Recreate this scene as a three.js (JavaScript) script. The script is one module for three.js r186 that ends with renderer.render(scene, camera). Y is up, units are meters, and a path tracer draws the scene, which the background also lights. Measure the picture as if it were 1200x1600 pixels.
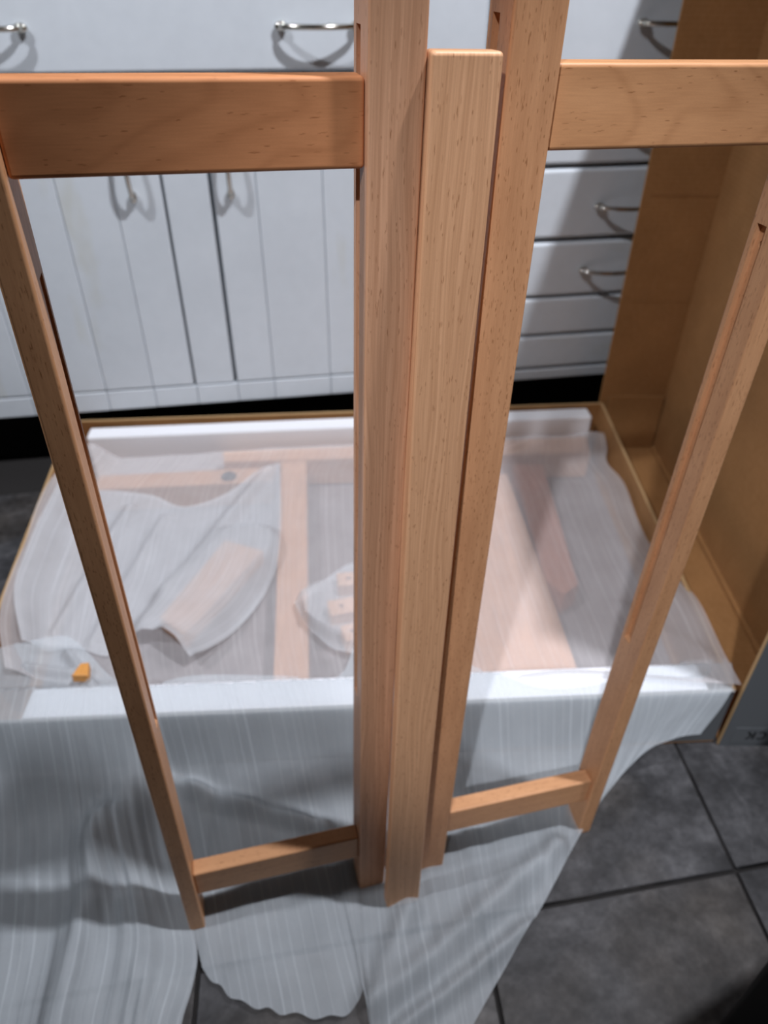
import * as THREE from 'three';
import { RoundedBoxGeometry } from 'three/addons/geometries/RoundedBoxGeometry.js';
import { mergeGeometries } from 'three/addons/utils/BufferGeometryUtils.js';
import { ImprovedNoise } from 'three/addons/math/ImprovedNoise.js';
import { Brush, Evaluator, SUBTRACTION } from 'three-bvh-csg';

// ------------------------------------------------------------------ camera, exposure, lights
const scene = new THREE.Scene();
scene.background = new THREE.Color(0x000000);
const camera = new THREE.PerspectiveCamera(69.53, 1200 / 1600, 0.05, 20);
{
  const m = new THREE.Matrix4().makeBasis(
    new THREE.Vector3(0.99996, 0.00665, -0.00515), new THREE.Vector3(-0.00841, 0.79073, -0.6121), new THREE.Vector3(0, 0.61213, 0.79076));
  camera.quaternion.setFromRotationMatrix(m);
  camera.position.set(0, 0.785, 0);
}
camera.focus = 0.37;
camera.userData.fStop = 8;
const renderer = new THREE.WebGLRenderer({ antialias: true });
renderer.setSize(1200, 1600);
renderer.toneMapping = THREE.LinearToneMapping;
renderer.toneMappingExposure = 1.08;
renderer.shadowMap.enabled = true;
const LAMPS = [
  // label, position, target, candela, cone (rad), penumbra
  ['round recessed ceiling lamp above the right side of the floor', [0.72, -0.36], [-0.1, 0.3, -0.95], 12, 0.5, 0.5],
  ['round recessed ceiling lamp behind the viewer, cone narrowed to keep the left rail in shade', [-0.50, 1.27], [0.17, 0.43, -0.4], 13.6, 0.125, 0.4],  // tight cone stands in for the viewer's shadow on the left frame
  ['added round ceiling lamp lighting the left end of the cupboards', [-0.95, -0.15], [-0.15, 0.4, -1.1], 6.5, 0.55, 0.6],  // added fill for the cupboard fronts outside the narrow spot
];
const CEIL = 2.3;

// ------------------------------------------------------------------ helpers
let seed = 12345;
const rnd = () => { seed = (seed * 1664525 + 1013904223) >>> 0; return seed / 4294967296; };
const rr = (a, b) => a + (b - a) * rnd();
const noise = new ImprovedNoise();
const N = (x, y, z = 0.5) => noise.noise(x, y, z);
const fbm = (x, y, z = 0.3, o = 4) => { let s = 0, a = 0.5; for (let i = 0; i < o; i++) { s += a * N(x, y, z + i * 7.3); x *= 2.03; y *= 2.03; a *= 0.5; } return s; };
const clamp = (v, a = 0, b = 1) => Math.min(b, Math.max(a, v));
const sstep = (a, b, x) => { const t = clamp((x - a) / (b - a)); return t * t * (3 - 2 * t); };
const names = {};
function numbered(n) { const k = names[n] = (names[n] ?? -1) + 1; return k ? n + '_' + String(k).padStart(3, '0') : n; }
function tag(o, label, category, group) { o.userData.label = label; if (category) o.userData.category = category; if (group) o.userData.group = group; return o; }
function thing(name, label, category, pos = [0, 0, 0], group) {
  const o = new THREE.Group(); o.name = numbered(name); o.position.set(...pos); scene.add(o); return tag(o, label, category, group);
}
function part(name, geo, mat, parent, pos, rot) {
  const m = new THREE.Mesh(geo, mat); m.name = name; m.castShadow = m.receiveShadow = true;
  if (pos) m.position.set(...pos);
  if (rot) m.rotation.set(...rot);
  parent.add(m); return m;
}
function solo(name, geo, mat, label, category, group) {
  const m = new THREE.Mesh(geo, mat); m.name = numbered(name); m.castShadow = m.receiveShadow = true; scene.add(m); return tag(m, label, category, group);
}
function structure(name, geo, mat) { const m = new THREE.Mesh(geo, mat); m.name = name; m.userData.kind = 'structure'; m.castShadow = m.receiveShadow = true; scene.add(m); return m; }
// uv in metres by the dominant normal; 'grain' is the axis that runs along v
function boxUV(g, grain = 'y', ou = 0, ov = 0) {
  const p = g.attributes.position, n = g.attributes.normal, uv = new Float32Array(p.count * 2);
  const ax = { x: 0, y: 1, z: 2 }[grain];
  for (let i = 0; i < p.count; i++) {
    const P = [p.getX(i), p.getY(i), p.getZ(i)], A = [Math.abs(n.getX(i)), Math.abs(n.getY(i)), Math.abs(n.getZ(i))];
    const d = A[0] > A[1] && A[0] > A[2] ? 0 : A[1] > A[2] ? 1 : 2;
    let v = ax, u = [0, 1, 2].find((k) => k !== d && k !== ax);
    if (d === ax) { v = [0, 1, 2].find((k) => k !== d); u = [0, 1, 2].find((k) => k !== d && k !== v); }
    uv[i * 2] = P[u] + ou + d * 0.031; uv[i * 2 + 1] = P[v] + ov;
  }
  g.setAttribute('uv', new THREE.BufferAttribute(uv, 2));
  return g;
}
function board(w, h, d, grain, r = 0.0015, at = [0, 0, 0], ou = rr(0, 2), ov = rr(0, 2)) {     // rounded box, centred, moved by at
  const g = new RoundedBoxGeometry(w, h, d, 2, Math.min(r, w / 2.01, h / 2.01, d / 2.01));
  g.translate(...at);
  return boxUV(g, grain, ou, ov);
}
function texture(w, h, f, srgb, sx, sy) {                       // f(x, y) in [0,1] -> [r,g,b] 0..255 ; sx, sy metres covered
  const d = new Uint8Array(w * h * 4);
  for (let y = 0; y < h; y++) for (let x = 0; x < w; x++) {
    const c = f(x / w, y / h), i = (y * w + x) * 4;
    d[i] = clamp(c[0], 0, 255); d[i + 1] = clamp(c[1], 0, 255); d[i + 2] = clamp(c[2], 0, 255); d[i + 3] = 255;
  }
  return finish(new THREE.DataTexture(d, w, h), srgb, sx, sy);
}
function finish(t, srgb, sx, sy) {
  t.wrapS = t.wrapT = THREE.MirroredRepeatWrapping; t.magFilter = THREE.LinearFilter; t.minFilter = THREE.LinearMipmapLinearFilter;
  if (srgb) t.colorSpace = THREE.SRGBColorSpace;
  t.repeat.set(1 / sx, 1 / sy); t.needsUpdate = true; return t;
}
const std = (o) => new THREE.MeshStandardMaterial(o);

// ------------------------------------------------------------------ materials
function beech(kind, base) {
  const W = 768, H = 1536, sx = 0.192, sy = 0.384, buf = new Float32Array(W * H);
  for (let y = 0; y < H; y++) for (let x = 0; x < W; x++) {
    const t = x / W * sx * 100, s = y / H * sy * 100;             // centimetres
    let v = 0;
    if (kind === 'straight') {
      const q = t * 5.5 + 0.55 * N(t * 0.7, s * 0.09, 1.3) * 4;
      v += 0.055 * N(q, s * 0.05, 4.1) + 0.04 * N(q * 2.7, s * 0.12, 8.4) + 0.03 * N(t * 22, s * 0.5, 2.2);
    } else if (kind === 'plain') {
      v += 0.03 * N(t * 2.2, s * 0.1, 4.1) + 0.025 * N(t * 14, s * 0.6, 2.2) + 0.03 * N(t * 0.6, s * 0.2, 9.1);
    } else {
      const tt = (t - 9.6) * 0.55, ring = Math.sqrt(tt * tt + 0.6) * 1.3 + s * 0.22 + 0.8 * N(t * 0.35, s * 0.25, 3.1);
      const f = ring - Math.floor(ring);
      v += -0.032 * Math.exp(-Math.pow((f - 0.5) / 0.13, 2)) + 0.03 * N(t * 0.8, s * 0.4, 5.5) + 0.02 * N(t * 12, s * 0.8, 2.2);
    }
    buf[y * W + x] = v + 0.012 * N(t * 40, s * 9, 6.6);
  }
  const n = kind === 'plain' ? 3600 : kind === 'straight' ? 1500 : 800;
  for (let i = 0; i < n; i++) {
    const x0 = rr(0, W), y0 = rr(0, H), len = rr(6, 22), a = rr(0.05, 0.19), sl = rr(-0.06, 0.1), wd = rr(0.45, 1.0);
    for (let k = 0; k < len; k++) for (let b = -1; b <= 1; b++) {
      const X = Math.round(x0 + k * sl) + b, Y = Math.round(y0 + k);
      if (X < 0 || Y < 0 || X >= W || Y >= H) continue;
      buf[Y * W + X] -= a * Math.sin(Math.PI * (k + 0.5) / len) * (b ? wd * 0.35 : 1);
    }
  }
  return texture(W, H, (x, y) => { const v = 1 + buf[Math.floor(y * H) * W + Math.floor(x * W)] * 1.35, g = v - 1; return [base[0] * (1 + g), base[1] * (1 + g * 1.25), base[2] * (1 + g * 1.5)]; }, true, sx, sy);
}
const wood = (kind, base, rough = 0.42) => new THREE.MeshPhysicalMaterial({ map: beech(kind, base), roughness: rough, specularIntensity: 0.5 });
const woodPlain = wood('plain', [208, 154, 112]);
const woodStraight = wood('straight', [209, 160, 121]);
const woodStraight2 = wood('straight', [204, 156, 122]);
const woodCath = wood('cathedral', [214, 158, 112]);
const woodOrange = wood('plain', [208, 156, 114]);
const woodCathShade = wood('cathedral', [204, 140, 96]);  // darker, redder copy of the cathedral wood; left-rail shade put into its colour

const paintTex = texture(512, 512, (x, y) => {
  const a = fbm(x * 5, y * 5, 0.2) * 10, b = Math.max(0, fbm(x * 9 + 3, y * 3, 5.2) - 0.22) * 60, d = fbm(x * 40, y * 40, 2.2) * 4;
  return [214 + a + d - b * 0.5, 222 + a + d - b * 0.7, 228 + a + d - b * 1.3];
}, true, 0.7, 0.7);
const paint = std({ map: paintTex, roughness: 0.45 });
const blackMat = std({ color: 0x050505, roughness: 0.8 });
const chrome = std({ color: 0xc9c6bd, metalness: 1, roughness: 0.16 });
const cardTex = texture(512, 512, (x, y) => {
  const a = fbm(x * 6, y * 6, 1.2) * 14, l = Math.sin(y * 2 * Math.PI * 48) * 2.2, f = fbm(x * 90, y * 40, 3.3) * 12;
  return [158 + a + l + f, 114 + a * 0.8 + l + f, 68 + a * 0.6 + l + f];
}, true, 0.34, 0.34);
const card = std({ map: cardTex, roughness: 0.85 });
const cardEdge = std({ color: 0xb59468, roughness: 0.9 });
const cardGrey = std({ color: 0x5d6164, roughness: 0.7 });
const styroBump = texture(256, 256, (x, y) => { const v = 128 + fbm(x * 60, y * 60, 0.7, 2) * 150; return [v, v, v]; }, false, 0.2, 0.2);
const styro = std({ color: 0xf1f3f7, roughness: 0.85, bumpMap: styroBump, bumpScale: 0.0005 });
const ribs = []; { let u = 0; while (u < 1) { ribs.push([u, rr(0.35, 1), rr(0.0022, 0.0042)]); u += rr(0.022, 0.05); } }
const ribAt = (x) => { let s = 0; for (const [u, a, w] of ribs) { const d = Math.abs(x - u); if (d < 0.04) s += a * Math.exp(-(d / w) * (d / w)); } return s; };
const foamAlpha = texture(1024, 512, (x, y) => { const v = 188 + 52 * ribAt(x + 0.004 * N(x * 3, y * 6, 2.1)) * (0.35 + 1.3 * clamp(0.5 + 1.2 * N(x * 22, y * 3, 7.7))) + 34 * fbm(x * 7, y * 7, 2.7) + 8 * N(x * 300, y * 150, 1.1); return [v, v, v]; }, false, 0.3, 0.3);
const foamBump = texture(1024, 256, (x, y) => { const v = 60 + 130 * ribAt(x) + 40 * N(x * 200, y * 60, 3.1); return [v, v, v]; }, false, 0.3, 0.3);
const foam = (opacity, color = 0xe9eef2, k = 1) => new THREE.MeshStandardMaterial({ color, roughness: 0.55, transparent: true, opacity, alphaMap: k ? foamAlpha : null, bumpMap: foamBump, bumpScale: 0.0006, side: THREE.DoubleSide });
function slate(o) {
  return texture(512, 512, (x, y) => {
    const a = fbm(x * 4 + o, y * 4, o, 5), b = fbm(x * 9, y * 14 + o, 4 + o, 4), vein = Math.exp(-Math.pow(fbm(x * 3 + 7 * o, y * 3, 9.1, 4) / 0.02, 2)) * 16, f = N(x * 120, y * 120, 1.5) * 6;
    const v = 53 + a * 50 + b * 42 + 26 * fbm(x * 40, y * 40, 8.2, 3) + vein * 0.5 + f * 1.3, w = clamp(fbm(x * 2.5, y * 2.5 + o, 6.6) * 1.8) * 10;
    return [v + w, v + w * 0.4, v + 2 - w * 0.4];
  }, true, 0.42, 0.42);
}
const slateBump = texture(512, 512, (x, y) => { const v = 128 + fbm(x * 9, y * 9, 3.3, 5) * 170; return [v, v, v]; }, false, 0.42, 0.42);
const tileMats = [0.3, 1.7, 3.1].map((o) => std({ map: slate(o), roughness: 0.55, bumpMap: slateBump, bumpScale: 0.0012 }));
const grout = std({ color: 0x211f1e, roughness: 0.95 });
const plaster = std({ color: 0xd6d0c6, roughness: 0.9 });

// ------------------------------------------------------------------ room (axes: E along the cupboards, F towards the viewer)
const YAW = 9.7 * Math.PI / 180;
const E = new THREE.Vector3(Math.cos(YAW), 0, -Math.sin(YAW)), F = new THREE.Vector3(Math.sin(YAW), 0, Math.cos(YAW));
const P0 = new THREE.Vector3(0, 0, -1.2365);
const at = (e, y, f) => P0.clone().addScaledVector(E, e).addScaledVector(F, f).setY(y);
function roomBox(w, h, d, e, y, f) { const g = new THREE.BoxGeometry(w, h, d); g.rotateY(YAW); const p = at(e, y, f); g.translate(p.x, p.y, p.z); return g; }
const R = { e0: -2.0, e1: 2.0, f0: -0.62, f1: 3.2 };
const floor = structure('floor', roomBox(4.2, 0.1, 4.1, 0, -0.054, 1.29), grout);
{
  const T = 0.2823, A = 10.4 * Math.PI / 180, B = 6 * Math.PI / 180, gap = 0.0034;
  const variants = [];
  for (let k = 0; k < 6; k++) {
    const g = new RoundedBoxGeometry(T - gap, 0.012, T - gap, 1, 0.0016); g.translate(0, -0.006, 0);
    boxUV(g, 'z', rr(0, 3), rr(0, 3));
    const m = new THREE.Matrix4().makeBasis(new THREE.Vector3(Math.cos(A), 0, -Math.sin(A)), new THREE.Vector3(0, 1, 0), new THREE.Vector3(Math.sin(B), 0, Math.cos(B)));
    g.applyMatrix4(m); variants.push(g);
  }
  const a = new THREE.Vector3(Math.cos(A), 0, -Math.sin(A)), b = new THREE.Vector3(Math.sin(B), 0, Math.cos(B)), o = new THREE.Vector3(0.3805, 0, -0.392);
  for (let j = -3; j < 4; j++) for (let i = -6; i < 4; i++) {
    const p = o.clone().addScaledVector(a, (i + 0.5) * T).addScaledVector(b, (j + 0.5) * T);
    const q = p.clone().sub(P0);
    if (q.dot(F) < -0.1) continue;
    part('tile', variants[Math.floor(rnd() * 6)], tileMats[Math.floor(rnd() * 3)], floor, [p.x, rr(-0.0004, 0.0004), p.z]);
  }
}
structure('ceiling', roomBox(4.2, 0.1, 4.1, 0, CEIL + 0.05, 1.29), plaster);
structure('wall_back', roomBox(4.2, CEIL, 0.1, 0, CEIL / 2, R.f0 - 0.05), plaster);
structure('wall_front', roomBox(4.2, CEIL, 0.1, 0, CEIL / 2, R.f1 + 0.05), plaster);
structure('wall_left', roomBox(0.1, CEIL, 3.82, R.e0 - 0.05, CEIL / 2, 1.29), plaster);
structure('wall_right', roomBox(0.1, CEIL, 3.82, R.e1 + 0.05, CEIL / 2, 1.29), plaster);

for (const [label, [x, z], tgt, cd, cone, pen] of LAMPS) {
  const t = thing('ceiling_lamp', label, 'lamp', [x, CEIL, z]);
  const ring = new THREE.LatheGeometry([[0.036, -0.001], [0.036, -0.004], [0.046, -0.007], [0.052, -0.003], [0.052, 0]].map(([a, b]) => new THREE.Vector2(a, b)), 32);
  part('trim_ring', ring, std({ color: 0xe8e8e8, roughness: 0.4, side: THREE.DoubleSide }), t);
  const disc = new THREE.CylinderGeometry(0.035, 0.035, 0.003, 32);
  part('diffuser', disc, std({ color: 0xffffff, emissive: 0xfff6ea, emissiveIntensity: 6 }), t, [0, -0.0016, 0]);
  const l = new THREE.SpotLight(0xf6f7ff, cd, 0, cone, pen, 2);
  l.position.set(0, -0.02, 0); l.shadow.radius = 1.6; l.castShadow = true; l.name = 'lamp_light';
  l.target.position.set(tgt[0] - x, tgt[1] - CEIL, tgt[2] - z); l.target.name = 'lamp_target';
  t.add(l); t.add(l.target);
}

// ------------------------------------------------------------------ kitchen cupboards
function unit(name, label, e0, e1) {
  const p = at((e0 + e1) / 2, 0, 0), g = thing(name, label, 'cabinet', [p.x, 0, p.z]);
  g.rotation.y = YAW; g.userData.mid = (e0 + e1) / 2; return g;
}
const L = (g, e) => e - g.userData.mid;
function bow(len, out, vertical) {                                // bow handle: flattened ends, round middle, standing off the door
  const c = new THREE.CatmullRomCurve3([[-len / 2, 0, 0.004], [-len * 0.47, 0, 0.014], [-len * 0.3, 0, out * 0.8], [0, 0, out], [len * 0.3, 0, out * 0.8], [len * 0.47, 0, 0.014], [len / 2, 0, 0.004]].map((q) => new THREE.Vector3(...q)));
  const g = new THREE.TubeGeometry(c, 40, 0.0036, 10);
  const ends = [-1, 1].map((s) => { const e = new THREE.SphereGeometry(0.0062, 14, 10); e.scale(1.5, 0.95, 0.8); e.translate(s * len * 0.482, 0, 0.006); return e; });
  const m = mergeGeometries([g, ...ends]);
  if (vertical) m.rotateZ(Math.PI / 2);
  return m;
}
const handleGeo = bow(0.108, 0.03, false), handleV = bow(0.108, 0.03, true);
function plankFront(parent, name, edges, y0, y1, z, mat) {         // front of upright boards with V joints
  const d = part(name, new THREE.BoxGeometry(edges[edges.length - 1] - edges[0] - 0.002, y1 - y0, 0.012), mat, parent, [(edges[0] + edges[edges.length - 1]) / 2, (y0 + y1) / 2, z - 0.011]);
  for (let i = 0; i + 1 < edges.length; i++) {
    const w = edges[i + 1] - edges[i], g = board(w - 0.0006, y1 - y0, 0.008, 'y', 0.0022);
    part('plank', g, mat, d, [(edges[i] + edges[i + 1]) / 2 - d.position.x, 0, 0.007 - rr(0, 0.0006)]);
  }
  return d;
}
{
  const u = unit('base_cabinet', 'white kitchen base cabinet with boarded doors under one wide drawer', -0.775, 0.153), q = (e) => L(u, e);
  part('carcass', board(0.926, 0.64, 0.56, 'y', 0.001), paint, u, [0, 0.441, -0.302]);
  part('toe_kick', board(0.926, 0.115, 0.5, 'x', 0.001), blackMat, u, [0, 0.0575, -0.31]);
  plankFront(u, 'bottom_rail', [-0.774, -0.70, -0.625, -0.5595, -0.497, -0.416, -0.342, -0.27, -0.204, -0.1015, -0.03, 0.05, 0.152].map(q), 0.117, 0.1545, 0.0005, paint);
  plankFront(u, 'center_stile', [-0.342, -0.275].map(q), 0.156, 0.627, 0.0005, paint);
  const dl = plankFront(u, 'door', [-0.772, -0.70, -0.625, -0.5595, -0.497, -0.416, -0.3455].map(q), 0.157, 0.625, 0.0005, paint);
  const dr = plankFront(u, 'door', [-0.2695, -0.204, -0.1015, -0.03, 0.05, 0.1505].map(q), 0.157, 0.625, 0.0005, paint);
  part('handle', handleV, chrome, dl, [q(-0.388) - dl.position.x, 0.53 - dl.position.y, 0.011]);
  part('handle', handleV, chrome, dr, [q(-0.243) - dr.position.x, 0.53 - dr.position.y, 0.011]);
  const dw = part('drawer', board(0.915, 0.116, 0.02, 'x', 0.004), paint, u, [q(-0.314), 0.697, -0.008]);
  for (const e of [-0.541, -0.098]) part('handle', handleGeo, chrome, dw, [q(e) - q(-0.314), -0.005, 0.01]);
}
{
  const u = unit('drawer_cabinet', 'white kitchen drawer cabinet with stacked drawers beside the cardboard lid', 0.156, 0.72), q = (e) => L(u, e);
  part('carcass', board(0.562, 0.64, 0.56, 'y', 0.001), paint, u, [0, 0.441, -0.304]);
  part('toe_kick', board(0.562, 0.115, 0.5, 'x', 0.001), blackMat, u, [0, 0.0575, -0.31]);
  part('bottom_rail', board(0.562, 0.021, 0.02, 'x', 0.003), paint, u, [0, 0.128, -0.008]);
  const rows = [[0.1425, 0.2055, null], [0.2105, 0.2785, null], [0.284, 0.3775, [0.402, 0.33]], [0.3855, 0.495, [0.411, 0.437]], [0.502, 0.628, [0.42, 0.565]], [0.641, 0.755, [0.429, 0.693]]];
  for (const [y0, y1, h] of rows) {
    const d = part('drawer', board(0.556, y1 - y0, 0.022, 'x', 0.006), paint, u, [0, (y0 + y1) / 2, -0.008]);
    if (h) part('handle', handleGeo, chrome, d, [q(h[0]), h[1] - (y0 + y1) / 2, 0.011]);
  }
}
{
  const u = unit('base_cabinet', 'white kitchen base cabinet at the far left past the wide drawer', -1.7, -0.78), q = (e) => L(u, e);
  part('carcass', board(0.918, 0.64, 0.56, 'y', 0.001), paint, u, [0, 0.441, -0.302]);
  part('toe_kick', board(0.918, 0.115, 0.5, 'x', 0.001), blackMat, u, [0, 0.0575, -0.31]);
  plankFront(u, 'door', [-1.695, -1.62, -1.545, -1.47, -1.395, -1.32, -1.242].map(q), 0.119, 0.625, 0.0005, paint);
  plankFront(u, 'door', [-1.238, -1.16, -1.085, -1.01, -0.935, -0.86, -0.784].map(q), 0.119, 0.625, 0.0005, paint);
  part('drawer', board(0.91, 0.116, 0.02, 'x', 0.004), paint, u, [0, 0.697, -0.008]);
}
{
  const p = at(-0.49, 0.781, -0.288), g = board(2.43, 0.034, 0.59, 'x', 0.006);
  const m = solo('countertop', g, std({ color: 0x3b3a39, roughness: 0.35 }), 'dark worktop lying across the white kitchen cupboards', 'worktop');
  m.position.copy(p); m.rotation.y = YAW;
}

// ------------------------------------------------------------------ the beech frames
const ev = new Evaluator(); ev.attributes = ['position', 'normal', 'uv']; ev.useGroups = false;
function slotted(w, h, d, side, v0, v1, depthAt) {               // upright with a stopped groove in its inner side (side = +1 / -1 in x)
  const a = new Brush(new RoundedBoxGeometry(w, h, d, 3, 0.0018)); a.updateMatrixWorld();
  const cut = new THREE.BoxGeometry(0.008, v1 - v0, 0.009);
  const b = new Brush(cut); b.position.set(side * w / 2, (v0 + v1) / 2 - h / 2, depthAt); b.updateMatrixWorld();
  let r = ev.evaluate(a, b, SUBTRACTION);
  // tapered run-out at the foot of the groove
  const pr = new THREE.CylinderGeometry(0.004, 0.004, 0.009, 4); pr.rotateX(Math.PI / 2);
  const e = new Brush(pr); e.position.set(side * w / 2, v0 - h / 2, depthAt); e.updateMatrixWorld();
  r = ev.evaluate(r, e, SUBTRACTION);
  const hole = new THREE.CylinderGeometry(0.0022, 0.0022, 0.03, 16); hole.rotateZ(Math.PI / 2);
  const k = new Brush(hole); k.position.set(side * w / 2, v1 - 0.012 - h / 2, depthAt); k.updateMatrixWorld();
  r = ev.evaluate(r, k, SUBTRACTION);
  const g = r.geometry; g.translate(0, h / 2, 0);
  return boxUV(g, 'y', rr(0, 2), rr(0, 2));
}
const S = 0.1992, LW = 0.0148, D = 0.0312, PW = 0.0268, HP = 0.98, HL = 0.742;
function frame(name, label, pos, ang, mirror, mats) {
  const g = thing(name, label, 'wooden frame', pos);
  g.rotation.set(...ang, 'YXZ');
  const lx = mirror ? S - LW / 2 : LW / 2, px = mirror ? PW / 2 : S - PW / 2, s = mirror ? -1 : 1;
  part('leg', slotted(LW, HL, D, s, mirror ? 0.294 : 0.304, 0.652, -0.006), mats.leg, g, [lx, 0, -D / 2]);
  part('post', slotted(PW, HP, D, -1, 0.30, 0.756, -0.0045), mats.post, g, [px, 0, -D / 2]);
  const x0 = mirror ? PW : LW, x1 = mirror ? S - LW : S - PW;
  part('top_rail', board(x1 - x0, 0.0385, 0.0157, 'x', 0.0022, [0, 0, 0], mirror ? 0.034 : 0.02, mirror ? 0.1 : 0.25), mats.rail, g, [(x0 + x1) / 2, 0.71825, -0.0052 - 0.00785]);
  part('bottom_rail', board(x1 - x0, 0.0366, 0.0157, 'x', 0.0018), mats.low, g, [(x0 + x1) / 2, 0.0768, -0.0052 - 0.00785]);
  return g;
}
const deg = Math.PI / 180;
frame('ladder_frame', 'tall beech end frame whose upper rail crosses in front of the boarded cupboard doors', [-0.1893, 0.0036, -0.3241], [-0.14 * deg, 14.48 * deg, -1.15 * deg], false, { leg: woodOrange, post: woodStraight2, rail: woodCathShade, low: woodOrange });
frame('ladder_frame', 'tall beech end frame whose paler upper rail crosses in front of the cardboard lid', [0.0402, 0.0036, -0.3852], [-0.29 * deg, 14.42 * deg, -1.26 * deg], true, { leg: woodOrange, post: woodPlain, rail: woodCath, low: woodOrange });
{
  const b = board(0.0338, 0.7443, 0.014, 'y', 0.0022, [0.0338 / 2 + 0.0012, 0.7443 / 2, -0.007]);
  const m = solo('loose_slat', b, woodStraight, 'shorter loose straight-grained beech slat wedged between the two tall frame posts', 'wooden slat');
  m.position.set(0.0052, 0.004, -0.3472); m.rotation.set(-1.83 * deg, 14.06 * deg, -1.48 * deg, 'YXZ');
}

// ------------------------------------------------------------------ cardboard box and its upright lid
function hexa(q0, q1) {                                          // solid between two quads of 4 points (same winding)
  const p = [], v = [...q0, ...q1].map((a) => new THREE.Vector3(...a));
  const quad = (a, b, c, d) => p.push(v[a], v[b], v[c], v[a], v[c], v[d]);
  quad(0, 1, 2, 3); quad(7, 6, 5, 4); quad(4, 5, 1, 0); quad(5, 6, 2, 1); quad(6, 7, 3, 2); quad(7, 4, 0, 3);
  const g = new THREE.BufferGeometry().setFromPoints(p);
  g.computeVertexNormals(); return boxUV(g, 'y');
}
function wallSheet(a, b, ta, tb, h0a, h0b, t) {                  // board from foot a-b to top ta-tb ([x,y,z]), thickness t along n
  const A = new THREE.Vector3(...a), B = new THREE.Vector3(...b), C = new THREE.Vector3(...tb);
  const n = new THREE.Vector3().subVectors(B, A).cross(new THREE.Vector3().subVectors(C, A)).normalize().multiplyScalar(t);
  const off = (p) => [p[0] + n.x, p[1] + n.y, p[2] + n.z];
  return hexa([a, b, tb, ta], [off(a), off(b), off(tb), off(ta)]);
}
{
  const g = thing('cardboard_box', 'low open cardboard box tray holding foam-wrapped wood on the tiled floor', 'cardboard box');
  const fl = [-0.452, -0.503], fr = [0.411, -0.553], br = [0.402, -1.222], bl = [-0.540, -1.163], h = 0.1;
  const tfl = [-0.475, h - 0.004, -0.50], tfr = [0.4085, h, -0.5525], tbr = [0.406, h + 0.003, -1.219], tbl = [-0.563, h, -1.142];
  part('bottom', hexa([[fl[0], 0.005, fl[1]], [fr[0], 0.005, fr[1]], [br[0], 0.005, br[1]], [bl[0], 0.005, bl[1]]], [[fl[0], 0.001, fl[1]], [fr[0], 0.001, fr[1]], [br[0], 0.001, br[1]], [bl[0], 0.001, bl[1]]]), card, g);
  const w = (name, a, b, ta, tb, edge = cardEdge) => {
    const q = part(name, wallSheet([a[0], 0.005, a[1]], [b[0], 0.005, b[1]], ta, tb, 0, 0, 0.0022), card, g);
    part('printed_face', wallSheet([b[0], 0.005, b[1]], [a[0], 0.005, a[1]], tb, ta, 0, 0, 0.0012), cardGrey, q);
    const A = new THREE.Vector3(...ta), B = new THREE.Vector3(...tb), len = A.distanceTo(B);
    const e = new RoundedBoxGeometry(len, 0.0022, 0.0046, 1, 0.0008), m = part('cut_edge', boxUV(e, 'x'), edge, q);
    m.position.copy(A.clone().add(B).multiplyScalar(0.5)); m.quaternion.setFromUnitVectors(new THREE.Vector3(1, 0, 0), B.clone().sub(A).normalize());
  };
  w('wall_panel', fr, fl, tfr, tfl, std({ color: 0x8d8c8a, roughness: 0.9 })); w('wall_panel', br, fr, tbr, tfr); w('wall_panel', bl, br, tbl, tbr); w('wall_panel', fl, bl, tfl, tbl);
}
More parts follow.
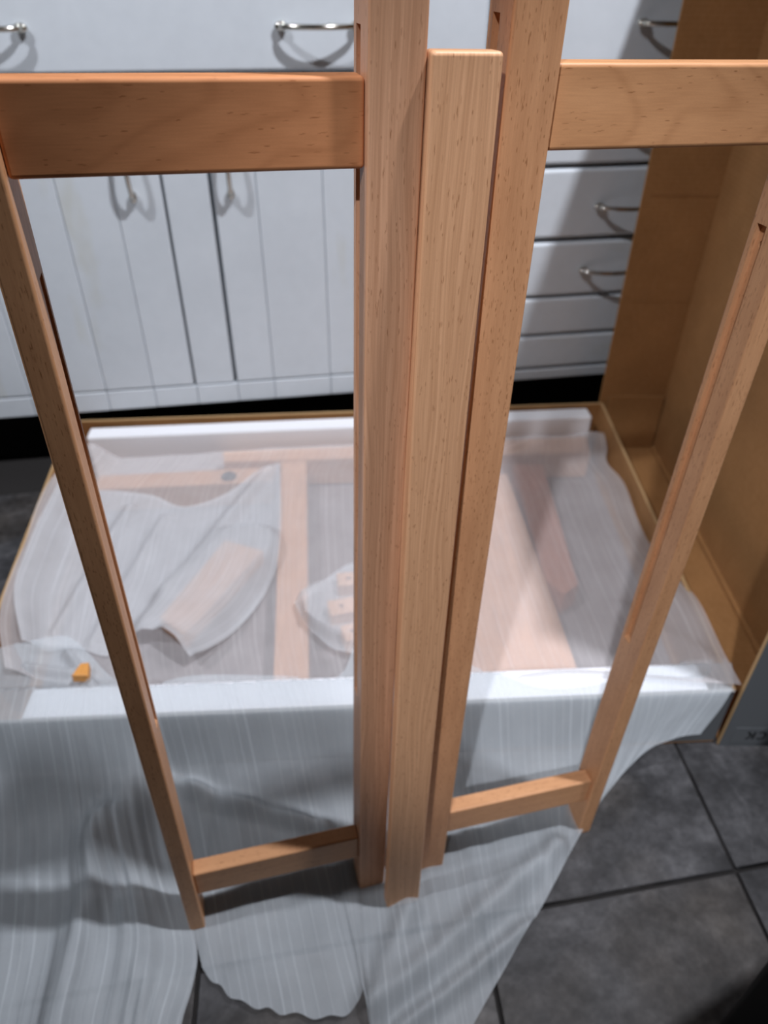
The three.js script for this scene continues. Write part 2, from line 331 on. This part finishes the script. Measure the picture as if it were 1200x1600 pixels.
{
  const g = thing('cardboard_carton', 'brown cardboard box lid standing on its long side against the right of the box', 'cardboard lid');
  const x0 = 0.417, x1 = 0.524, z0 = -1.225, z1 = -0.548, h = 0.96, t = 0.005;
  const B = (w, hh, d, x, y, z, grain = 'y') => { const q = new RoundedBoxGeometry(w, hh, d, 1, 0.0008); q.translate(x, y, z); return boxUV(q, grain, rr(0, 1), rr(0, 1)); };
  part('main_panel', B(t, h, z1 - z0 + 0.002, x1 + t / 2, h / 2, (z0 + z1) / 2), card, g);
  part('side_wall', B(x1 - x0, t, z1 - z0, (x0 + x1) / 2, t / 2, (z0 + z1) / 2, 'z'), card, g);
  part('top_wall', B(x1 - x0, t, z1 - z0, (x0 + x1) / 2, h - t / 2, (z0 + z1) / 2, 'z'), card, g);
  const rear = part('end_wall', B(x1 - x0 + 0.019, h, t, (x0 + x1) / 2 - 0.0045, h / 2, z0 - t / 2), card, g);
  const fr = part('end_wall', B(x1 - x0, h, t, (x0 + x1) / 2, h / 2, z1 - t / 2), card, g);
  part('corner_flap', B(0.103, 0.112, 0.0035, 0.47, 0.062, z0 + 0.0035), card, rear);
  part('crease', B(0.106, 0.0022, 0.0012, 0.469, 0.472, z0 + 0.0004, 'x'), card, rear);
  part('crease', B(0.106, 0.0018, 0.001, 0.469, 0.30, z0 + 0.0003, 'x'), card, rear);
  part('fold_line', B(0.006, 0.008, z1 - z0 - 0.02, x1 - 0.003, t + 0.004, (z0 + z1) / 2, 'z'), card, g);
  const face = part('printed_face', B(x1 - x0 + 0.0055, h, 0.0012, (x0 + x1) / 2 + 0.002, h / 2, z1 + 0.0006), cardGrey, fr);
  const edge = B(0.0014, h, t * 0.9, x0 - 0.0007, h / 2, z1 - t / 2); part('cut_edge', edge, cardEdge, fr);
  // printed lettering, upside down because the lid stands on its side
  const c = document.createElement('canvas'); c.width = 256; c.height = 128; const x = c.getContext('2d');
  x.fillStyle = '#5d6164'; x.fillRect(0, 0, 256, 128); x.fillStyle = '#191a1b'; x.font = 'bold 92px sans-serif';
  x.translate(128, 64); x.rotate(Math.PI); x.textAlign = 'center'; x.textBaseline = 'middle'; x.fillText('CK', 0, 0);
  const tx = new THREE.CanvasTexture(c); tx.colorSpace = THREE.SRGBColorSpace;
  const pl = new THREE.BoxGeometry(0.058, 0.029, 0.0004);
  part('lettering', pl, std({ map: tx, roughness: 0.7 }), face, [0.4565, 0.0225, z1 + 0.0014]);
}

// ------------------------------------------------------------------ polystyrene strips
{
  const strip = (label, cx, cz, y0, h, len, d, yaw) => {
    const g = new RoundedBoxGeometry(len, h, d, 2, 0.004); boxUV(g, 'x'); g.translate(0, h / 2, 0);
    const m = solo('polystyrene_strip', g, styro, label, 'packing foam'); m.position.set(cx, y0, cz); m.rotation.y = yaw * deg; return m;
  };
  strip('white polystyrene packing strip along the far wall of the box, nearest the cupboards', -0.071, -1.1515, 0.0055, 0.0925, 0.905, 0.034, 5.5);
  strip('white polystyrene packing strip along the near wall of the box, under draped foam', -0.012, -0.553, 0.0055, 0.0895, 0.79, 0.044, 3.4);
}

// ------------------------------------------------------------------ wood parts lying in the box
const pinkWood = wood('plain', [222, 176, 142]);
function lying(label, pts, y0, y1, mat, name = 'beech_board', cat = 'wooden board') {
  const cx = pts.reduce((s, p) => s + p[0], 0) / pts.length, cz = pts.reduce((s, p) => s + p[1], 0) / pts.length;
  const sh = new THREE.Shape(pts.map(([x, z]) => new THREE.Vector2(x - cx, -(z - cz))));
  const g = new THREE.ExtrudeGeometry(sh, { depth: y1 - y0 - 0.003, bevelEnabled: true, bevelSize: 0.0015, bevelThickness: 0.0015, bevelSegments: 2 });
  g.rotateX(-Math.PI / 2); g.translate(0, 0.0015, 0); boxUV(g, 'z');
  const m = solo(name, g, mat, label, cat); m.position.set(cx, y0, cz); return m;
}
lying('narrow beech board running front to back, left of the two posts', [[-0.132, -0.578], [-0.091, -0.578], [-0.138, -1.075], [-0.180, -1.072]], 0.028, 0.064, pinkWood);
lying('wide beech board lying behind the right-hand post under thin foam', [[0.03, -0.59], [0.246, -0.59], [0.210, -1.044], [0.03, -1.04]], 0.012, 0.062, pinkWood);
lying('short reddish beech board beside the wide board near the lid', [[0.258, -0.76], [0.280, -0.78], [0.279, -1.085], [0.230, -1.085], [0.236, -0.79]], 0.012, 0.054, wood('plain', [206, 140, 112]));
lying('long beech board along the far polystyrene strip, left half', [[-0.484, -1.030], [-0.190, -1.062], [-0.190, -1.020], [-0.482, -0.992]], 0.012, 0.060, pinkWood);
lying('long beech board along the far polystyrene strip, right half', [[-0.285, -1.098], [0.37, -1.160], [0.366, -1.110], [-0.279, -1.070]], 0.012, 0.066, pinkWood);
lying('thick beech block wrapped in the slanting foam fold left of the narrow board', [[-0.288, -0.672], [-0.252, -0.642], [-0.176, -0.805], [-0.232, -0.826]], 0.062, 0.09, pinkWood, 'beech_block', 'wooden block');
lying('small orange-toned wood end peeping from a foam fold at the near left corner', [[-0.360, -0.561], [-0.344, -0.561], [-0.349, -0.578], [-0.356, -0.577]], 0.0955, 0.108, wood('plain', [226, 160, 86]), 'wood_end', 'wooden block');
function holed(label, x, z, y, w, d, h, yaw) {
  const a = new Brush(new RoundedBoxGeometry(w, h, d, 2, 0.0015)); a.updateMatrixWorld();
  const b = new Brush(new THREE.CylinderGeometry(0.0035, 0.0035, h * 3, 14)); b.position.set(-w * 0.22, 0, 0); b.updateMatrixWorld();
  const r = ev.evaluate(a, b, SUBTRACTION).geometry; boxUV(r, 'x'); r.translate(0, h / 2, 0);
  const m = solo('drilled_block', r, pinkWood, label, 'wooden block'); m.position.set(x, y, z); m.rotation.y = yaw * deg;
}
holed('drilled beech block at the far end of the wrapped bundle', -0.036, -0.752, 0.062, 0.056, 0.026, 0.026, 8);
holed('drilled beech block in the middle of the wrapped bundle', -0.042, -0.700, 0.062, 0.062, 0.028, 0.026, 14);
holed('drilled beech block at the near end of the wrapped bundle', -0.03, -0.655, 0.062, 0.044, 0.028, 0.026, 20);
{
  const g = new THREE.LatheGeometry([[0, 0], [0.012, 0], [0.013, 0.002], [0.011, 0.0045], [0.005, 0.0055], [0, 0.0055]].map(([a, b]) => new THREE.Vector2(a, b)), 24);
  const m = solo('end_cap', g, std({ color: 0x2c333a, roughness: 0.5 }), 'dark grey plastic cap under the foam near the far left board', 'cap'); m.position.set(-0.265, 0.0602, -1.030);
}

// ------------------------------------------------------------------ foam sheets
const zFront = (x) => -0.5275 - 0.0596 * x;
function drape(x, z) {                                           // what the sheets lie on
  const d = z - zFront(x), wob = 0.014 * N(x * 7, 1.7, 2.2);
  if (d < -0.055) return 0.084;
  if (d < -0.040) return 0.084 + 0.0135 * (d + 0.055) / 0.015;
  if (d < 0.004) return 0.1015;
  return 0.0035 + 0.098 * Math.exp(-Math.pow((d - 0.004) / (0.036 + wob), 1.35));
}
const curve = (pts) => { const c = new THREE.CatmullRomCurve3(pts.map(([x, z]) => new THREE.Vector3(x, 0, z)), false, 'centripetal'); c.arcLengthDivisions = 400; return c; };
function coons(T, Rt, B, Lf, nu, nv, hf, uvScale) {
  const [t, r, b, l] = [T, Rt, B, Lf].map(curve);
  const ts = t.getSpacedPoints(nu), bs = b.getSpacedPoints(nu), ls = l.getSpacedPoints(nv), rs = r.getSpacedPoints(nv);
  const pos = [], uv = [], idx = [], wT = t.getLength(), hL = l.getLength();
  const w = uvScale?.[0] ?? Math.max(wT, b.getLength()), h = uvScale?.[1] ?? hL;
  for (let j = 0; j <= nv; j++) for (let i = 0; i <= nu; i++) {
    const u = i / nu, v = j / nv;
    const f = (k) => (1 - v) * ts[i][k] + v * bs[i][k] + (1 - u) * ls[j][k] + u * rs[j][k] - ((1 - u) * (1 - v) * ts[0][k] + u * (1 - v) * ts[nu][k] + (1 - u) * v * bs[0][k] + u * v * bs[nu][k]);
    const x = f('x'), z = f('z');
    pos.push(x, hf(x, z, u, v), z); uv.push(u * w, v * h);
  }
  for (let j = 0; j < nv; j++) for (let i = 0; i < nu; i++) { const a = j * (nu + 1) + i, b2 = a + 1, c = a + nu + 1, d = c + 1; idx.push(a, c, b2, b2, c, d); }
  const g = new THREE.BufferGeometry();
  g.setAttribute('position', new THREE.Float32BufferAttribute(pos, 3)); g.setAttribute('uv', new THREE.Float32BufferAttribute(uv, 2)); g.setIndex(idx); g.computeVertexNormals();
  return g;
}
const ridge = (d, w) => Math.exp(-(d / w) * (d / w));
const seg = (x, z, ax, az, bx, bz) => { const t = clamp(((x - ax) * (bx - ax) + (z - az) * (bz - az)) / ((bx - ax) ** 2 + (bz - az) ** 2)); return Math.hypot(x - ax - t * (bx - ax), z - az - t * (bz - az)); };
// thick layer under the boards
{
  const g = coons([[-0.49, -1.12], [0.385, -1.195]], [[0.385, -1.195], [0.395, -0.585]], [[-0.44, -0.535], [0.395, -0.585]], [[-0.49, -1.12], [-0.44, -0.535]], 60, 40, (x, z) => 0.0085 + 0.001 * N(x * 12, z * 12, 4.4));
  solo('foam_underlay', g, std({ color: 0x9d9494, roughness: 0.7, bumpMap: foamBump, bumpScale: 0.0006, side: THREE.DoubleSide }), 'greyish foam layer on the bottom of the box, beneath all the boards', 'foam sheet');
}
// thin sheet over everything in the box
solo('foam_sheet', coons(
  [[-0.501, -1.058], [-0.337, -1.080], [-0.047, -1.118], [0.185, -1.139], [0.345, -1.152], [0.395, -1.140]],
  [[0.395, -1.140], [0.394, -1.106], [0.382, -1.057], [0.396, -0.998], [0.398, -0.903], [0.404, -0.785], [0.412, -0.702], [0.416, -0.556]],
  [[-0.447, -0.575], [-0.275, -0.556], [-0.028, -0.560], [0.228, -0.572], [0.416, -0.556]],
  [[-0.501, -1.058], [-0.532, -0.959], [-0.512, -0.795], [-0.492, -0.669], [-0.447, -0.575]], 130, 90,
  (x, z, u, v) => {
    const edgeL = sstep(0.055, 0.0, u), edgeR = sstep(0.92, 0.985, u), edgeF = sstep(0.93, 1, v), edgeB = sstep(0.05, 0, v);
    let y = 0.068 + 0.003 * N(x * 14, z * 14, 1.1) + 0.006 * ridge(seg(x, z, 0.16, -1.07, 0.27, -1.14), 0.006) + 0.007 * ridge(seg(x, z, 0.33, -0.72, 0.39, -0.60), 0.008);
    y += 0.034 * edgeL + 0.037 * edgeR * sstep(0.45, 0.8, v) + 0.012 * edgeR * sstep(0.45, 0.2, v) + 0.036 * edgeF * (1 - Math.max(edgeL, edgeR)) * sstep(0.6, 0.8, u) + 0.018 * edgeF * (1 - Math.max(edgeL, edgeR)) * sstep(0.8, 0.6, u) + 0.006 * edgeB;
    return y;
  }), foam(0.58, 0xdedcde), 'thin translucent foam sheet spread over the boards inside the box', 'foam sheet');
// folded sheet over the block on the left
solo('foam_sheet', coons(
  [[-0.518, -0.956], [-0.457, -0.971], [-0.376, -0.958], [-0.313, -0.930], [-0.263, -0.960], [-0.216, -1.028], [-0.180, -1.056]],
  [[-0.180, -1.056], [-0.160, -0.902], [-0.152, -0.797], [-0.170, -0.710], [-0.200, -0.652], [-0.236, -0.604]],
  [[-0.443, -0.616], [-0.393, -0.632], [-0.345, -0.620], [-0.312, -0.640], [-0.285, -0.640], [-0.236, -0.604]],
  [[-0.518, -0.956], [-0.510, -0.834], [-0.489, -0.707], [-0.443, -0.616]], 90, 90,
  (x, z, u, v) => {
    const dBlock = seg(x, z, -0.268, -0.655, -0.202, -0.82);
    let y = 0.073 + 0.026 * sstep(0.07, 0.036, dBlock) + 0.012 * ridge(seg(x, z, -0.30, -0.72, -0.195, -1.03), 0.012) + 0.012 * ridge(seg(x, z, -0.42, -0.65, -0.40, -0.92), 0.01) + 0.008 * ridge(seg(x, z, -0.37, -0.64, -0.34, -0.9), 0.009);
    y += 0.014 * ridge(1 - v, 0.035) * sstep(0.7, 0.8, u) + 0.004 * N(x * 22, z * 10, 3.3) + 0.03 * sstep(0.12, 0, u);
    return y;
  }), foam(0.74, 0xdcdfe3), 'folded foam sheet draped over a wood block at the left inside the box', 'foam sheet');
// wrapped bundle of drilled blocks
solo('foam_wrap', coons(
  [[-0.120, -0.713], [-0.084, -0.751], [-0.059, -0.784], [-0.020, -0.806]],
  [[-0.020, -0.806], [0.004, -0.76], [0.004, -0.68], [-0.02, -0.615]],
  [[-0.106, -0.680], [-0.089, -0.655], [-0.059, -0.628], [-0.02, -0.615]],
  [[-0.120, -0.713], [-0.114, -0.698], [-0.106, -0.680]], 50, 40,
  (x, z, u, v) => { const e = Math.min(u * 1.3, v, 1 - v); return 0.074 + 0.024 * sstep(0.0, 0.12, e) + 0.006 * ridge(e, 0.06) + 0.004 * N(x * 40, z * 30, 2.2); }),
  foam(0.55, 0xe9ecf0), 'small foam wrap around drilled wood blocks, half hidden by the left post', 'foam wrap');
// big sheet that hangs over the near wall onto the floor
solo('foam_sheet', coons(
  [[-0.295, -0.549], [-0.237, -0.575], [-0.129, -0.578], [-0.052, -0.580], [-0.031, -0.633], [0.018, -0.643], [0.107, -0.597], [0.189, -0.557], [0.273, -0.568], [0.364, -0.604], [0.424, -0.610]],
  [[0.424, -0.610], [0.405, -0.552], [0.368, -0.519]],
  [[-0.170, -0.290], [-0.158, -0.2775], [-0.150, -0.275], [-0.139, -0.264], [-0.127, -0.2615], [-0.112, -0.2545], [-0.102, -0.2565], [-0.090, -0.2505], [-0.076, -0.2525], [-0.060, -0.2475], [-0.045, -0.2505], [-0.031, -0.250], [-0.019, -0.261], [-0.015, -0.271], [-0.013, -0.259], [-0.009, -0.241], [0.004, -0.198], [0.054, -0.199], [0.086, -0.247], [0.164, -0.349], [0.251, -0.465], [0.299, -0.502], [0.332, -0.513], [0.368, -0.519]],
  [[-0.295, -0.549], [-0.256, -0.477], [-0.208, -0.372], [-0.170, -0.290]], 260, 150,
  (x, z, u, v) => {
    const d = z - zFront(x), k = sstep(0.0, 0.06, d);
    let y = drape(x, z);
    if (d > 0.004) {
      y += 0.0035 * k * (0.5 + N(u * 34, v * 2.2, 4.4)) + 0.005 * k * (0.5 + N(x * 13, z * 13, 9.3));
      y += 0.022 * k * ridge(seg(x, z, -0.235, -0.468, -0.06, -0.425), 0.008) * (0.7 + 0.6 * N(x * 30, z * 30)) + 0.012 * ridge(seg(x, z, -0.06, -0.425, -0.02, -0.40), 0.009);
      y += 0.016 * ridge(seg(x, z, 0.0, -0.26, 0.19, -0.41), 0.014) + 0.013 * ridge(seg(x, z, 0.02, -0.24, 0.15, -0.33), 0.009) + 0.012 * ridge(seg(x, z, -0.012, -0.255, 0.03, -0.345), 0.013);
      y = 0.004 + (y - 0.004) * sstep(0.012, 0.08, Math.hypot(x + 0.18, z + 0.325));
    } else y += d < -0.055 ? 0.004 * ridge(v, 0.04) : 0;
    return y + 0.0006;
  }), foam(0.52, 0xd4dde3), 'large translucent foam sheet hanging from the box onto the floor under the frames', 'foam sheet');
solo('foam_sheet', coons(
  [[-0.536, -0.590], [-0.474, -0.610], [-0.432, -0.625], [-0.394, -0.631], [-0.362, -0.607], [-0.319, -0.567], [-0.274, -0.541]],
  [[-0.274, -0.541], [-0.256, -0.485], [-0.227, -0.405], [-0.178, -0.304], [-0.176, -0.276], [-0.179, -0.245], [-0.176, -0.197]],
  [[-0.409, -0.187], [-0.291, -0.192], [-0.176, -0.197]],
  [[-0.536, -0.590], [-0.513, -0.468], [-0.409, -0.187]], 150, 130,
  (x, z, u, v) => {
    const d = z - zFront(x), k = sstep(0.0, 0.06, d), end = sstep(1, 0.8, u);
    let y = drape(x, z) + 0.003;
    if (d > 0) {
      y += 0.004 * k * (0.5 + N(u * 26, v * 2, 1.4)) + 0.004 * k * (0.5 + N(x * 12, z * 12, 5.3));
      y += end * (0.035 * ridge(seg(x, z, -0.245, -0.47, -0.29, -0.40), 0.035) + 0.022 * ridge(seg(x, z, -0.30, -0.42, -0.285, -0.22), 0.016) + 0.016 * ridge(seg(x, z, -0.25, -0.38, -0.22, -0.3), 0.03));
    } else y += 0.008 * ridge(v, 0.05) + 0.012 * ridge(seg(x, z, -0.385, -0.605, -0.335, -0.552), 0.006) + 0.010 * ridge(seg(x, z, -0.372, -0.575, -0.43, -0.585), 0.006);
    y = 0.005 + (y - 0.005) * sstep(0.012, 0.08, Math.hypot(x + 0.18, z + 0.325));
    return y + 0.0012;
  }), foam(0.6, 0xd4dde3), 'large foam sheet over the near left corner of the box, spreading on the floor', 'foam sheet');

// ------------------------------------------------------------------ black thing in the lower right corner
{
  const a = Math.atan2(0.03, 0.059), t = thing('black_case', 'upright black case at the lower right corner of the picture', 'case');
  const W = 0.30, H = 0.42, DD = 0.30, cx = 0.302, cz = -0.243;
  t.position.set(cx + Math.cos(a) * W / 2 + Math.sin(a) * DD / 2, 0, cz - Math.sin(a) * W / 2 + Math.cos(a) * DD / 2); t.rotation.y = a;
  const shell = std({ color: 0x060606, roughness: 0.65 });
  part('shell', boxUV(new RoundedBoxGeometry(W, H, DD, 3, 0.006), 'y'), shell, t, [0, H / 2 + 0.0005, 0]);
  part('handle', new THREE.TubeGeometry(new THREE.CatmullRomCurve3([[-0.06, H, 0], [-0.055, H + 0.025, 0], [0, H + 0.03, 0], [0.055, H + 0.025, 0], [0.06, H, 0]].map((q) => new THREE.Vector3(...q))), 24, 0.006, 8), shell, t);
  const st = new THREE.SphereGeometry(0.0016, 12, 8);
  part('rivet', st, chrome, t, [-W / 2, 0.03, -DD / 2 + 0.06]);
}

renderer.render(scene, camera);
